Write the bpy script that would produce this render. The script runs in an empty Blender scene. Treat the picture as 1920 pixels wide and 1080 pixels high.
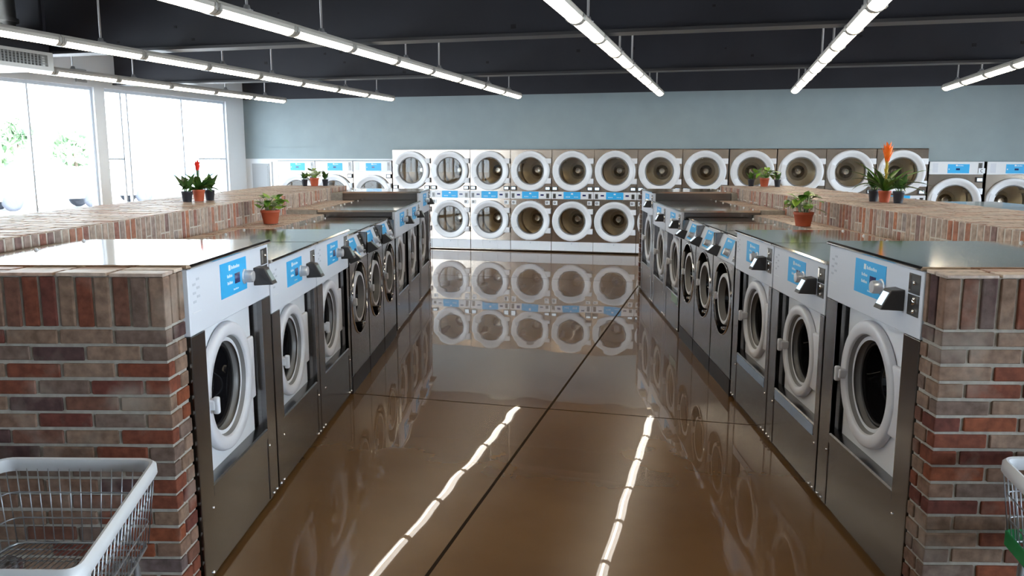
import bpy, bmesh, math, random
from mathutils import Vector, Matrix
PI = math.pi
rnd = random.Random(7)
C = bpy.context.scene.collection
S = bpy.context.scene

# ------------------------------------------------------------------ camera, sky, exposure
cam_d = bpy.data.cameras.new('camera')
cam_d.sensor_width = 36.0
cam_d.lens = 1538.0 / 1920.0 * 36.0
cam_d.clip_start = 0.05
cam_d.clip_end = 500
cam = bpy.data.objects.new('camera', cam_d)
C.objects.link(cam)
cam.location = (0, 0, 1.83)
cam.rotation_euler = (math.radians(90 - 9.052), 0, math.radians(14.818))
S.camera = cam

world = bpy.data.worlds.new('world')
S.world = world
world.use_nodes = True
SKY_STRENGTH = 7.0          # bright hazy sky, brighter on the sun's side (+X)
wnt = world.node_tree
bg = wnt.nodes['Background']
wtc = wnt.nodes.new('ShaderNodeTexCoord')
wsx = wnt.nodes.new('ShaderNodeSeparateXYZ')
wmr = wnt.nodes.new('ShaderNodeMapRange')
wmr.inputs['From Min'].default_value = -1.0
wmr.inputs['From Max'].default_value = 1.0
wmr.inputs['To Min'].default_value = SKY_STRENGTH
wmr.inputs['To Max'].default_value = SKY_STRENGTH * 2.9
wnt.links.new(wtc.outputs['Generated'], wsx.inputs[0])
wnt.links.new(wsx.outputs['X'], wmr.inputs['Value'])
wnt.links.new(wmr.outputs['Result'], bg.inputs[1])
bg.inputs[0].default_value = (0.78, 0.89, 1.0, 1)
sun_d = bpy.data.lights.new('sun', 'SUN')
sun_d.energy = 22.0
sun_d.angle = math.radians(1.0)
sun_d.color = (1.0, 0.95, 0.88)
sun = bpy.data.objects.new('sun', sun_d)
C.objects.link(sun)
sun.rotation_euler = (0, math.radians(33), math.radians(-8))
LAMP_EMIT = 36.0

S.view_settings.view_transform = 'Standard'
S.view_settings.look = 'None'
S.view_settings.gamma = 1.0
S.view_settings.use_curve_mapping = False
S.view_settings.exposure = 0.12
S.cycles.max_bounces = 10
S.cycles.sample_clamp_indirect = 6.0
S.cycles.caustics_reflective = False
S.cycles.diffuse_bounces = 5
S.cycles.glossy_bounces = 6
S.cycles.transparent_max_bounces = 12

# ------------------------------------------------------------------ frames
TH = math.radians(13.689)          # the machine rows stand turned by this against the building
CT, ST = math.cos(TH), math.sin(TH)


def W(a, b, z=0.0):
    """point given along/across the machine aisle -> world"""
    return Vector((CT * a - ST * b, ST * a + CT * b, z))


# ------------------------------------------------------------------ materials
def mat(name, col, rough=0.5, metal=0.0, spec=0.5, emit=None, estr=0.0, coat=0.0):
    m = bpy.data.materials.new(name)
    m.use_nodes = True
    b = m.node_tree.nodes['Principled BSDF']
    b.inputs['Base Color'].default_value = (*col, 1)
    b.inputs['Roughness'].default_value = rough
    b.inputs['Metallic'].default_value = metal
    b.inputs['Specular IOR Level'].default_value = spec
    b.inputs['Coat Weight'].default_value = coat
    if emit:
        b.inputs['Emission Color'].default_value = (*emit, 1)
        b.inputs['Emission Strength'].default_value = estr
    return m


def nd(m, t, **kw):
    n = m.node_tree.nodes.new(t)
    for k, v in kw.items():
        if k in n.inputs:
            n.inputs[k].default_value = v
        else:
            setattr(n, k, v)
    return n


def lk(m, a, ao, b, bi):
    m.node_tree.links.new(a.outputs[ao], b.inputs[bi])


def bsdf(m):
    return m.node_tree.nodes['Principled BSDF']


def noise_color(m, c1, c2, scale=5.0, detail=4.0, lo=0.3, hi=0.7, stretch=None, bump=0.0, bscale=None, bdist=0.01):
    tc = nd(m, 'ShaderNodeTexCoord')
    mp = nd(m, 'ShaderNodeMapping')
    lk(m, tc, 'Object', mp, 'Vector')
    if stretch:
        mp.inputs['Scale'].default_value = stretch
    n = nd(m, 'ShaderNodeTexNoise', Scale=scale, Detail=detail)
    lk(m, mp, 'Vector', n, 'Vector')
    r = nd(m, 'ShaderNodeValToRGB')
    r.color_ramp.elements[0].position = lo
    r.color_ramp.elements[0].color = (*c1, 1)
    r.color_ramp.elements[1].position = hi
    r.color_ramp.elements[1].color = (*c2, 1)
    lk(m, n, 'Fac', r, 'Fac')
    lk(m, r, 'Color', bsdf(m), 'Base Color')
    if bump:
        n2 = nd(m, 'ShaderNodeTexNoise', Scale=bscale or scale, Detail=2.0)
        lk(m, mp, 'Vector', n2, 'Vector')
        b = nd(m, 'ShaderNodeBump', Strength=bump, Distance=bdist)
        lk(m, n2, 'Fac', b, 'Height')
        lk(m, b, 'Normal', bsdf(m), 'Normal')
    return m


M = {}
# polished stained concrete
fl = mat('polished_concrete', (0.15, 0.09, 0.05), 0.27, 0, 0.25, coat=0.75)
bsdf(fl).inputs['Coat Roughness'].default_value = 0.016
noise_color(fl, (0.118, 0.056, 0.019), (0.215, 0.116, 0.042), 0.7, 6.0, 0.30, 0.70)
tc = nd(fl, 'ShaderNodeTexCoord')
n1 = nd(fl, 'ShaderNodeTexNoise', Scale=2.8, Detail=0.0)
lk(fl, tc, 'Object', n1, 'Vector')
bp = nd(fl, 'ShaderNodeBump', Strength=0.055, Distance=0.02)
lk(fl, n1, 'Fac', bp, 'Height')
lk(fl, bp, 'Normal', bsdf(fl), 'Coat Normal')
M['floor'] = fl
M['joint'] = mat('floor_joint', (0.03, 0.02, 0.012), 0.9, 0, 0.05)
M['wall_blue'] = noise_color(mat('blue_grey_paint', (0.30, 0.40, 0.45), 0.6), (0.255, 0.318, 0.342), (0.28, 0.345, 0.37), 3.0)
M['wall_white'] = mat('white_paint', (0.82, 0.86, 0.90), 0.6)
M['wall_plain'] = mat('pale_grey_paint', (0.40, 0.42, 0.44), 0.7)
M['ceil'] = noise_color(mat('dark_ceiling_paint', (0.02, 0.021, 0.03), 0.75), (0.017, 0.018, 0.026), (0.024, 0.025, 0.034), 2.0)
M['beam'] = noise_color(mat('dark_beam_paint', (0.024, 0.025, 0.035), 0.6), (0.020, 0.021, 0.030), (0.028, 0.029, 0.039), 1.5)
M['flange'] = mat('beam_flange_paint', (0.05, 0.05, 0.055), 0.5)
M['black'] = mat('black_void', (0.004, 0.004, 0.005), 0.6)
M['alu'] = mat('window_aluminium', (0.62, 0.68, 0.76), 0.4, 0.2)
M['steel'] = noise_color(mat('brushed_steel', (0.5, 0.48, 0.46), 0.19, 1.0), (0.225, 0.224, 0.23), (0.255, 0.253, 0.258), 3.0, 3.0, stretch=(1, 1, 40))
M['steel_warm'] = noise_color(mat('dryer_steel', (0.58, 0.52, 0.46), 0.22, 1.0), (0.56, 0.47, 0.39), (0.64, 0.545, 0.46), 2.0, 3.0, stretch=(30, 1, 1))
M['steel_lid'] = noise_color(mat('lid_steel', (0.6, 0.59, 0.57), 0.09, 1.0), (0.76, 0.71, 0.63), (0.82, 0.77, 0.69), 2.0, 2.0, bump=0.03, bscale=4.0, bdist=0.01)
M['chrome'] = mat('chrome', (0.75, 0.73, 0.70), 0.1, 1.0)
M['panel'] = mat('light_grey_panel', (0.66, 0.70, 0.78), 0.45)
M['white'] = mat('white_enamel', (0.78, 0.81, 0.86), 0.3)
M['door_white'] = mat('white_door_plastic', (0.72, 0.74, 0.80), 0.3)
M['grey_plastic'] = mat('grey_door_plastic', (0.19, 0.19, 0.195), 0.35)
M['blue'] = mat('cyan_label', (0.035, 0.43, 0.85), 0.4)
M['label_white'] = mat('label_print', (0.85, 0.9, 0.95), 0.5)
M['sill_sky_blue'] = mat('painted_sky_reflection', (0.30, 0.42, 0.62), 0.25)  # colour of the sky reflection painted below two doors
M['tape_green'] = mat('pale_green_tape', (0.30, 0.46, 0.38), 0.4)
M['print_grey'] = mat('grey_print', (0.50, 0.54, 0.62), 0.5)
M['display'] = mat('navy_display', (0.015, 0.02, 0.12), 0.15)
M['knob'] = mat('silver_knob', (0.72, 0.74, 0.78), 0.25, 0.5)
M['dark_plastic'] = mat('charcoal_plastic', (0.035, 0.034, 0.036), 0.4)
M['screen'] = mat('reader_screen', (0.3, 0.4, 0.5), 0.1, emit=(0.75, 0.9, 1.0), estr=1.1)
M['screen_dim'] = mat('reader_screen_dim', (0.35, 0.42, 0.42), 0.08)
M['plate'] = mat('coin_plate', (0.16, 0.155, 0.15), 0.3, 0.9)
M['jamb'] = mat('shaded_jamb_metal', (0.10, 0.10, 0.105), 0.22, 1.0)
M['plinth'] = mat('dark_plinth', (0.018, 0.016, 0.02), 0.5)
M['glass_dark'] = mat('dark_door_glass', (0.008, 0.008, 0.01), 0.03, 0, 0.6)
M['rubber'] = mat('rubber', (0.012, 0.012, 0.014), 0.5)
M['drum'] = mat('drum_steel', (0.84, 0.74, 0.56), 0.33, 1.0)
M['drum_hub'] = mat('drum_hub', (0.72, 0.66, 0.56), 0.25, 1.0)
M['terracotta'] = noise_color(mat('terracotta', (0.50, 0.10, 0.04), 0.6), (0.42, 0.075, 0.03), (0.52, 0.11, 0.045), 9)
M['pot_black'] = mat('black_pot', (0.018, 0.02, 0.03), 0.45)
M['soil'] = mat('soil', (0.03, 0.02, 0.013), 0.9)
M['leaf_dark'] = noise_color(mat('leaf_dark', (0.03, 0.09, 0.015), 0.35), (0.018, 0.06, 0.010), (0.05, 0.12, 0.02), 22)
M['leaf_mid'] = noise_color(mat('leaf_mid', (0.08, 0.2, 0.02), 0.35), (0.05, 0.15, 0.015), (0.12, 0.24, 0.03), 20)
M['leaf_light'] = noise_color(mat('leaf_light', (0.22, 0.42, 0.03), 0.4), (0.10, 0.27, 0.02), (0.34, 0.50, 0.06), 18)
M['leaf_pale'] = mat('leaf_pale', (0.50, 0.55, 0.34), 0.5)
M['bloom_red'] = mat('bloom_red', (0.85, 0.035, 0.02), 0.4)
M['bloom_orange'] = mat('bloom_orange', (0.95, 0.19, 0.015), 0.4)
M['bloom_yellow'] = mat('bloom_stem', (0.50, 0.36, 0.03), 0.5)
M['cart_white'] = mat('cart_white_plastic', (0.60, 0.63, 0.67), 0.35)
M['wire'] = mat('zinc_wire', (0.34, 0.36, 0.39), 0.35, 0.8)
M['green'] = mat('green_plastic', (0.01, 0.22, 0.06), 0.4)
M['fixture'] = mat('fixture_housing', (0.56, 0.53, 0.48), 0.5)
M['fixture_clip'] = mat('fixture_clip', (0.5, 0.49, 0.46), 0.35, 0.4)
M['lens'] = mat('lamp_diffuser', (0.9, 0.9, 0.88), 0.4, emit=(1.0, 0.93, 0.83), estr=6.0)
M['lens_hot'] = mat('lamp_tube_glow', (0.9, 0.9, 0.88), 0.4, emit=(1.0, 0.84, 0.58), estr=LAMP_EMIT)
M['rod'] = mat('hanger_rod', (0.42, 0.42, 0.43), 0.4, 0.3)
M['duct'] = mat('galvanised_duct', (0.5, 0.5, 0.48), 0.3, 1.0)
M['grille'] = mat('grille_white', (0.66, 0.67, 0.66), 0.5)
M['grille_slat'] = mat('grille_slat', (0.3, 0.31, 0.31), 0.5)
M['asphalt'] = noise_color(mat('car_park', (0.5, 0.5, 0.5), 0.9), (0.42, 0.42, 0.43), (0.55, 0.55, 0.55), 2)
M['car_white'] = mat('white_car_paint', (0.8, 0.82, 0.85), 0.3)
M['car_glass'] = mat('car_glass', (0.10, 0.16, 0.22), 0.1)
M['tyre'] = mat('tyre', (0.05, 0.055, 0.07), 0.8)
M['tree'] = noise_color(mat('tree_leaves', (0.12, 0.25, 0.12), 0.7), (0.2, 0.34, 0.2), (0.34, 0.42, 0.26), 3)
M['trunk'] = mat('trunk', (0.2, 0.15, 0.12), 0.9)


def glass_mat(name, tint, fac_scale=1.0):
    m = bpy.data.materials.new(name)
    m.use_nodes = True
    nt = m.node_tree
    nt.nodes.clear()
    out = nt.nodes.new('ShaderNodeOutputMaterial')
    mx = nt.nodes.new('ShaderNodeMixShader')
    tr = nt.nodes.new('ShaderNodeBsdfTransparent')
    tr.inputs[0].default_value = (*tint, 1)
    gl = nt.nodes.new('ShaderNodeBsdfGlossy')
    gl.inputs['Roughness'].default_value = 0.01
    fr = nt.nodes.new('ShaderNodeFresnel')
    fr.inputs[0].default_value = 1.5 if fac_scale == 1.0 else fac_scale
    nt.links.new(fr.outputs[0], mx.inputs[0])
    nt.links.new(tr.outputs[0], mx.inputs[1])
    nt.links.new(gl.outputs[0], mx.inputs[2])
    nt.links.new(mx.outputs[0], out.inputs[0])
    return m


M['pane'] = glass_mat('window_glass', (0.95, 0.98, 0.98))
M['door_glass'] = glass_mat('dryer_glass', (0.95, 0.95, 0.95), 1.6)

# bricks: one colour per brick, mottled
WALL_BRICK = [(0.00, (0.195, 0.122, 0.090)), (0.14, (0.125, 0.040, 0.031)), (0.26, (0.205, 0.138, 0.102)), (0.38, (0.165, 0.052, 0.031)),
              (0.50, (0.155, 0.110, 0.092)), (0.62, (0.23, 0.158, 0.120)), (0.72, (0.080, 0.045, 0.045)), (0.80, (0.150, 0.070, 0.050)),
              (0.90, (0.205, 0.062, 0.030)), (0.95, (0.125, 0.093, 0.092))]
SPINE_BRICK = [(0.00, (0.40, 0.31, 0.26)), (0.14, (0.33, 0.16, 0.13)), (0.24, (0.44, 0.35, 0.29)), (0.40, (0.40, 0.18, 0.12)),  # limed, and paler still for the lamp and window light on the spine
               (0.48, (0.36, 0.28, 0.25)), (0.62, (0.47, 0.37, 0.31)), (0.74, (0.25, 0.165, 0.155)), (0.82, (0.37, 0.25, 0.21)),
               (0.90, (0.46, 0.20, 0.12)), (0.94, (0.34, 0.29, 0.275))]
TOP_BRICK = [(0.00, (0.50, 0.40, 0.33)), (0.14, (0.43, 0.28, 0.22)), (0.24, (0.55, 0.45, 0.38)), (0.40, (0.47, 0.32, 0.25)),
             (0.50, (0.46, 0.38, 0.33)), (0.62, (0.60, 0.50, 0.42)), (0.74, (0.39, 0.30, 0.26)), (0.82, (0.50, 0.39, 0.33)),
             (0.90, (0.50, 0.32, 0.24)), (0.94, (0.47, 0.41, 0.36))]


def make_brick(name, cols, rough, spec, key):
    br = mat(name, (0.25, 0.12, 0.08), rough, 0, spec)
    geo = nd(br, 'ShaderNodeNewGeometry')
    ramp = nd(br, 'ShaderNodeValToRGB')
    ramp.color_ramp.interpolation = 'CONSTANT'
    el = ramp.color_ramp.elements
    el[0].position, el[0].color = cols[0][0], (*cols[0][1], 1)
    el[1].position, el[1].color = cols[1][0], (*cols[1][1], 1)
    for p_, c_ in cols[2:]:
        e_ = el.new(p_)
        e_.color = (*c_, 1)
    lk(br, geo, 'Random Per Island', ramp, 'Fac')
    tcb = nd(br, 'ShaderNodeTexCoord')
    nb = nd(br, 'ShaderNodeTexNoise', Scale=28.0, Detail=6.0)
    lk(br, tcb, 'Object', nb, 'Vector')
    mxb = nd(br, 'ShaderNodeMix', data_type='RGBA', blend_type='MULTIPLY')
    mxb.inputs['Factor'].default_value = 0.8
    rb = nd(br, 'ShaderNodeValToRGB')
    rb.color_ramp.elements[0].position = 0.3
    rb.color_ramp.elements[0].color = (0.55, 0.52, 0.5, 1)
    rb.color_ramp.elements[1].position = 0.7
    rb.color_ramp.elements[1].color = (1.25, 1.22, 1.2, 1)
    lk(br, nb, 'Fac', rb, 'Fac')
    lk(br, ramp, 'Color', mxb, 6)
    lk(br, rb, 'Color', mxb, 7)
    # lime smears
    ns = nd(br, 'ShaderNodeTexNoise', Scale=5.0, Detail=7.0)
    lk(br, tcb, 'Object', ns, 'Vector')
    rs = nd(br, 'ShaderNodeValToRGB')
    rs.color_ramp.elements[0].position = 0.52
    rs.color_ramp.elements[0].color = (0, 0, 0, 1)
    rs.color_ramp.elements[1].position = 0.78
    rs.color_ramp.elements[1].color = (0.6, 0.6, 0.6, 1)
    lk(br, ns, 'Fac', rs, 'Fac')
    mx2 = nd(br, 'ShaderNodeMix', data_type='RGBA')
    mx2.inputs[7].default_value = (0.34, 0.30, 0.26, 1)
    lk(br, rs, 'Color', mx2, 'Factor')
    lk(br, mxb, 2, mx2, 6)
    lk(br, mx2, 2, bsdf(br), 'Base Color')
    bpb = nd(br, 'ShaderNodeBump', Strength=0.5, Distance=0.004)
    lk(br, nb, 'Fac', bpb, 'Height')
    lk(br, bpb, 'Normal', bsdf(br), 'Normal')
    M[key] = br


make_brick('clay_brick', WALL_BRICK, 0.85, 0.25, 'brick')
make_brick('lit_limed_brick', SPINE_BRICK, 0.8, 0.3, 'brick_spine')
make_brick('capping_brick', TOP_BRICK, 0.36, 0.6, 'brick_top')
M['mortar'] = noise_color(mat('mortar', (0.36, 0.34, 0.305), 0.9, 0, 0.2), (0.30, 0.28, 0.25), (0.41, 0.385, 0.345), 30, bump=0.4, bscale=60, bdist=0.004)


M['mortar_light'] = noise_color(mat('mortar_light', (0.55, 0.51, 0.46), 0.8, 0, 0.3), (0.48, 0.45, 0.40), (0.60, 0.56, 0.51), 30, bump=0.4, bscale=60, bdist=0.004)

# ------------------------------------------------------------------ mesh helpers
class MB:
    def __init__(self):
        self.bm = bmesh.new()
        self.mi = 0

    def _take(self, verts):
        for v in verts:
            for f in v.link_faces:
                f.material_index = self.mi

    def box(self, x0, x1, y0, y1, z0, z1, bevel=0.0, seg=2):
        r = bmesh.ops.create_cube(self.bm, size=1.0)
        vs = r['verts']
        for v in vs:
            v.co = Vector((x0 + (v.co.x + .5) * (x1 - x0), y0 + (v.co.y + .5) * (y1 - y0), z0 + (v.co.z + .5) * (z1 - z0)))
        self._take(vs)
        if bevel > 0:
            es = set()
            for v in vs:
                es.update(v.link_edges)
            rb_ = bmesh.ops.bevel(self.bm, geom=list(es), offset=bevel, segments=seg, profile=0.5, affect='EDGES')
            for f in rb_['faces']:
                f.material_index = self.mi
        return self

    def prism(self, pts, axis, a0, a1):
        """extrude the polygon pts (2D) along axis 'x','y' or 'z' from a0 to a1"""
        def mk(p, a):
            if axis == 'x':
                return Vector((a, p[0], p[1]))
            if axis == 'y':
                return Vector((p[0], a, p[1]))
            return Vector((p[0], p[1], a))
        v0 = [self.bm.verts.new(mk(p, a0)) for p in pts]
        v1 = [self.bm.verts.new(mk(p, a1)) for p in pts]
        n = len(pts)
        fs = [self.bm.faces.new(v0[::-1]), self.bm.faces.new(v1)]
        for i in range(n):
            fs.append(self.bm.faces.new((v0[i], v0[(i + 1) % n], v1[(i + 1) % n], v1[i])))
        for f in fs:
            f.material_index = self.mi
        return self

    def lathe(self, prof, c=(0, 0, 0), axis='z', n=32, closed=False, sx=1.0, sz=1.0):
        """prof: (radius, height along axis). axis 'y': height runs along +y"""
        rings = []
        for (r, h) in prof:
            ring = []
            if r < 1e-6:
                ring = [self.bm.verts.new(self._ax(0, 0, h, c, axis))]
            else:
                for i in range(n):
                    a = 2 * PI * i / n
                    ring.append(self.bm.verts.new(self._ax(r * math.cos(a) * sx, r * math.sin(a) * sz, h, c, axis)))
            rings.append(ring)
        m = len(rings)
        for k in range(m if closed else m - 1):
            A, B = rings[k], rings[(k + 1) % m]
            for i in range(n):
                j = (i + 1) % n
                if len(A) == 1 and len(B) == 1:
                    continue
                if len(A) == 1:
                    f = self.bm.faces.new((A[0], B[j], B[i]))
                elif len(B) == 1:
                    f = self.bm.faces.new((A[i], A[j], B[0]))
                else:
                    f = self.bm.faces.new((A[i], A[j], B[j], B[i]))
                f.material_index = self.mi
                f.smooth = True
        return self

    def _ax(self, a, b, h, c, axis):
        if axis == 'z':
            return Vector((c[0] + a, c[1] + b, c[2] + h))
        if axis == 'y':
            return Vector((c[0] + a, c[1] + h, c[2] + b))
        return Vector((c[0] + h, c[1] + a, c[2] + b))

    def tube(self, pts, r, n=8, closed=False):
        pts = [Vector(p) for p in pts]
        m = len(pts)
        rings = []
        for i, p in enumerate(pts):
            if closed:
                t = (pts[(i + 1) % m] - pts[i - 1])
            else:
                t = pts[min(i + 1, m - 1)] - pts[max(i - 1, 0)]
            t.normalize()
            up = Vector((0, 0, 1)) if abs(t.z) < 0.9 else Vector((1, 0, 0))
            u = t.cross(up).normalized()
            v = t.cross(u).normalized()
            rr = r[i] if isinstance(r, (list, tuple)) else r
            rings.append([self.bm.verts.new(p + rr * (math.cos(2 * PI * k / n) * u + math.sin(2 * PI * k / n) * v)) for k in range(n)])
        for i in range(m if closed else m - 1):
            A, B = rings[i], rings[(i + 1) % m]
            for k in range(n):
                f = self.bm.faces.new((A[k], A[(k + 1) % n], B[(k + 1) % n], B[k]))
                f.material_index = self.mi
                f.smooth = True
        if not closed:
            for ring in (rings[0], rings[-1]):
                f = self.bm.faces.new(ring)
                f.material_index = self.mi
        return self

    def poly(self, pts):
        f = self.bm.faces.new([self.bm.verts.new(Vector(p)) for p in pts])
        f.material_index = self.mi
        return f

    def build(self, name, mats, parent=None, smooth_angle=None):
        bmesh.ops.recalc_face_normals(self.bm, faces=self.bm.faces)
        me = bpy.data.meshes.new(name)
        self.bm.to_mesh(me)
        self.bm.free()
        if not isinstance(mats, (list, tuple)):
            mats = [mats]
        for k in mats:
            me.materials.append(M[k])
        if smooth_angle is not None:
            for p in me.polygons:
                p.use_smooth = True
            me.set_sharp_from_angle(angle=math.radians(smooth_angle))
        o = bpy.data.objects.new(name, me)
        C.objects.link(o)
        if parent is not None:
            o.parent = parent
        return o


def thing(name, label=None, cat=None, loc=(0, 0, 0), rz=0.0, group=None):
    o = bpy.data.objects.new(name, None)
    C.objects.link(o)
    o.empty_display_size = 0.1
    o.location = loc
    o.rotation_euler = (0, 0, rz)
    tag(o, label, cat, group)
    return o


def tag(o, label=None, cat=None, group=None, kind=None):
    if label:
        o['label'] = label
    if cat:
        o['category'] = cat
    if group:
        o['group'] = group
    if kind:
        o['kind'] = kind
    return o


def structure(o):
    o['kind'] = 'structure'
    return o


KIDS = {}


def copy_tree(src):
    r = src.copy()
    C.objects.link(r)
    for ch in [o for o in C.objects if o.parent is src]:
        c = ch.copy()
        C.objects.link(c)
        c.parent = r
        for g in [o for o in C.objects if o.parent is ch]:
            d = g.copy()
            C.objects.link(d)
            d.parent = c
    return r


ORD = ['nearest', 'second', 'third', 'fourth', 'fifth', 'sixth', 'seventh', 'eighth', 'ninth', 'tenth', 'eleventh', 'twelfth', 'thirteenth']

# ================================================================== SETTING
XL, XR, YB, YF, ZC = -10.0, 8.0, -4.0, 15.64, 4.0
f = MB()
f.box(XL - 0.2, XR + 0.2, YB - 0.2, YF + 1.4, -0.2, 0)
floor_o = structure(f.build('floor', 'floor'))
j = MB()
j.box(-1.240, -1.222, YB, YF, -0.01, 0.0006)
j.box(XL + .1, XR - .1, 5.694, 5.706, -0.01, 0.0006)
j.box(XL + .1, XR - .1, 12.09, 12.10, -0.01, 0.0006)
structure(j.build('trim_1', 'joint'))

c = MB()
c.box(XL - 0.2, XR + 0.2, YB - 0.2, YF + 1.4, ZC, ZC + 0.15)
structure(c.build('ceiling', 'ceil'))

# far wall: dark top band, blue field above the machines
w = MB()
w.box(XL, XR, YF, YF + 0.12, 3.02, ZC)
w.mi = 1
w.box(-6.63, 3.27, YF, YF + 0.12, 1.985, 3.02)
w.box(XL, -6.63, YF, YF + 0.12, 1.80, 3.02)
w.box(3.27, XR, YF, YF + 0.12, 1.758, 3.02)
w.mi = 2
w.box(XL, -9.235, YF, YF + 0.12, 0, 1.80)
w.box(-9.235, -6.63, YF, YF + 0.12, 1.765, 1.80)
w.mi = 3
w.box(XL, XR, YF + 1.25, YF + 1.35, 0, ZC)
w.box(5.93, XR, YF, YF + 0.12, 0, 1.758)
structure(w.build('wall_back', ['ceil', 'wall_blue', 'wall_white', 'wall_plain']))
t = MB()
t.box(XL + .02, XR - .05, YF - 0.012, YF - 0.001, 2.035, 2.045)
structure(t.build('trim_2', 'wall_blue'))
d = MB()
d.box(-9.88, -9.38, YF - 0.03, YF - 0.001, 0.02, 1.74, 0.004)
dr = structure(d.build('door_1', 'wall_white'))
d = MB()
d.box(-9.83, -9.43, YF - 0.045, YF - 0.031, 0.1, 1.70)
for k in range(26):
    d.box(-9.80, -9.46, YF - 0.052, YF - 0.045, 0.16 + k * 0.058, 0.20 + k * 0.058)
d.build('door_leaf', 'wall_plain', dr)

# right, rear walls (out of the picture, seen in reflections and giving light)
RW = [(-3.2, 0.0), (0.3, 3.5), (3.8, 7.0), (7.3, 10.5), (10.8, 14.0)]
w = MB()
w.box(XR, XR + 0.2, YB, YF + 1.4, 2.95, ZC)
w.box(XR, XR + 0.2, YB, YF + 1.4, 0, 0.12)
ys = [YB] + [v for ab in RW for v in ab] + [YF + 1.4]
for k in range(0, len(ys), 2):
    w.box(XR, XR + 0.2, ys[k], ys[k + 1], 0.12, 2.95)
structure(w.build('wall_right', 'wall_plain'))
w = MB()
w.box(XL, XR, YB - 0.2, YB, 0, ZC)
structure(w.build('wall_front', 'wall_plain'))

# window wall on the left
LW = [(-3.2, 0.10), (0.55, 3.75), (4.2, 7.4), (7.85, 11.40), (11.63, 15.02)]
w = MB()
w.box(XL - 0.2, XL, YB, YF + 1.4, 2.95, ZC)
w.box(XL - 0.2, XL, YB, YF + 1.4, 0, 0.12)
ys = [YB] + [v for ab in LW for v in ab] + [YF + 1.4]
for k in range(0, len(ys), 2):
    w.box(XL - 0.2, XL, ys[k], ys[k + 1], 0.12, 2.95)
structure(w.build('wall_left', 'wall_white'))
WN = [0]


def window(xa, y0, y1, mull, rail):
    WN[0] += 1
    fr = MB()
    xs0, xs1 = (xa - 0.10, xa - 0.05) if xa < 0 else (xa + 0.05, xa + 0.10)
    fr.box(xs0, xs1, y0, y0 + 0.04, 0.12, 2.95)
    fr.box(xs0, xs1, y1 - 0.04, y1, 0.12, 2.95)
    fr.box(xs0, xs1, y0 + .04, y1 - .04, 0.12, 0.17)
    fr.box(xs0, xs1, y0 + .04, y1 - .04, 2.90, 2.95)
    for m_ in mull:
        fr.box(xs0, xs1, m_ - 0.016, m_ + 0.016, 0.17, 2.90)
    for (a, b, z) in rail:
        fr.box(xs0, xs1, a, b, z - 0.014, z + 0.014)
    o = structure(fr.build('window_%d' % WN[0], 'alu'))
    p = MB()
    xm = (xs0 + xs1) / 2
    p.poly([(xm, y0 + .02, 0.14), (xm, y1 - .02, 0.14), (xm, y1 - .02, 2.93), (xm, y0 + .02, 2.93)])
    p.build('window_pane', 'pane', o)


for k, (a, b) in enumerate(LW):
    if k == 3:
        window(XL, a, b, [10.12], [])
    elif k == 4:
        window(XL, a, b, [12.05, 12.20, 13.66], [(11.67, 12.05, 1.80), (14.1, 14.98, 1.80)])
    else:
        window(XL, a, b, [(a + b) / 2], [])
for a, b in RW:
    window(XR, a, b, [a + (b - a) / 3, a + 2 * (b - a) / 3], [(a + .04, b - .04, 2.1)])

# painted ceiling beams
BEAM_Y = [11.90, 8.22, 4.54, 0.86, -2.8]
for k, by in enumerate(BEAM_Y):
    b = MB()
    b.box(XL, XR, by, by + 0.10, 3.045, ZC)
    b.mi = 1
    b.box(XL, XR, by - 0.07, by + 0.17, 3.015, 3.045)
    b.mi = 2
    r2 = random.Random(k + 3)
    for q in range(16):
        hx, hz, hs = r2.uniform(XL + .5, XR - 2), r2.uniform(3.09, 3.42), r2.uniform(0.012, 0.028)
        b.box(hx - hs, hx + hs, by - 0.004, by, hz - hs * .8, hz + hs * .8)
    structure(b.build('trim_%d' % (k + 3), ['beam', 'flange', 'black']))

# small electrical box on the white upper wall
e = MB()
e.box(XL, XL + 0.05, 11.02, 11.22, 3.0, 3.2, 0.006)
e.mi = 1
e.lathe([(0, 0.05), (0.012, 0.05), (0.012, 0.056), (0, 0.056)], (XL, 11.10, 3.12), 'x', 10)
tag(e.build('electrical_box', ['wall_plain', 'black']), 'small square grey electrical box high on the white wall above the windows', 'electrical box')

# ================================================================== outside
g = MB()
g.box(-90, XL - 0.25, -40, 110, -0.25, -0.1)
structure(g.build('ground', 'asphalt'))
g = MB()
g.box(XR + 0.25, 60, -40, 60, -0.25, -0.1)
structure(g.build('ground.001', 'asphalt'))


def make_car(label, loc, rz):
    t = thing('car', label, 'car', loc, rz, 'cars parked outside')
    prof = [(-2.25, 0.35), (-2.3, 0.75), (-2.1, 0.98), (-1.0, 1.06), (-0.45, 1.52), (0.6, 1.60), (1.7, 1.52), (2.2, 1.05), (2.25, 0.4)]
    m = MB()
    m.prism(prof, 'y', -0.85, 0.85)
    m.build('car_body', 'car_white', t)
    m = MB()
    m.prism([(-0.88, 1.08), (-0.40, 1.46), (0.55, 1.53), (0.55, 1.08)], 'y', -0.858, 0.858)
    m.prism([(0.65, 1.08), (0.65, 1.53), (1.6, 1.46), (1.95, 1.08)], 'y', -0.858, 0.858)
    m.build('side_window', 'car_glass', t)
    for sx in (-1.4, 1.4):
        for sy in (-0.80, 0.80):
            m = MB()
            m.lathe([(0, -.1), (0.2, -.1), (0.34, -.09), (0.35, 0), (0.34, .09), (0.2, .1), (0, .1)], (sx, sy, 0.34), 'y', 20)
            m.build('wheel', 'tyre', t)
    return t


def dirp(px, dist, z):
    """ground point in the direction the window shows it"""
    a = math.radians(14.818) + math.atan((960 - px) / 1538.0)
    return (-math.sin(a) * dist, math.cos(a) * dist, z)


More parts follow.
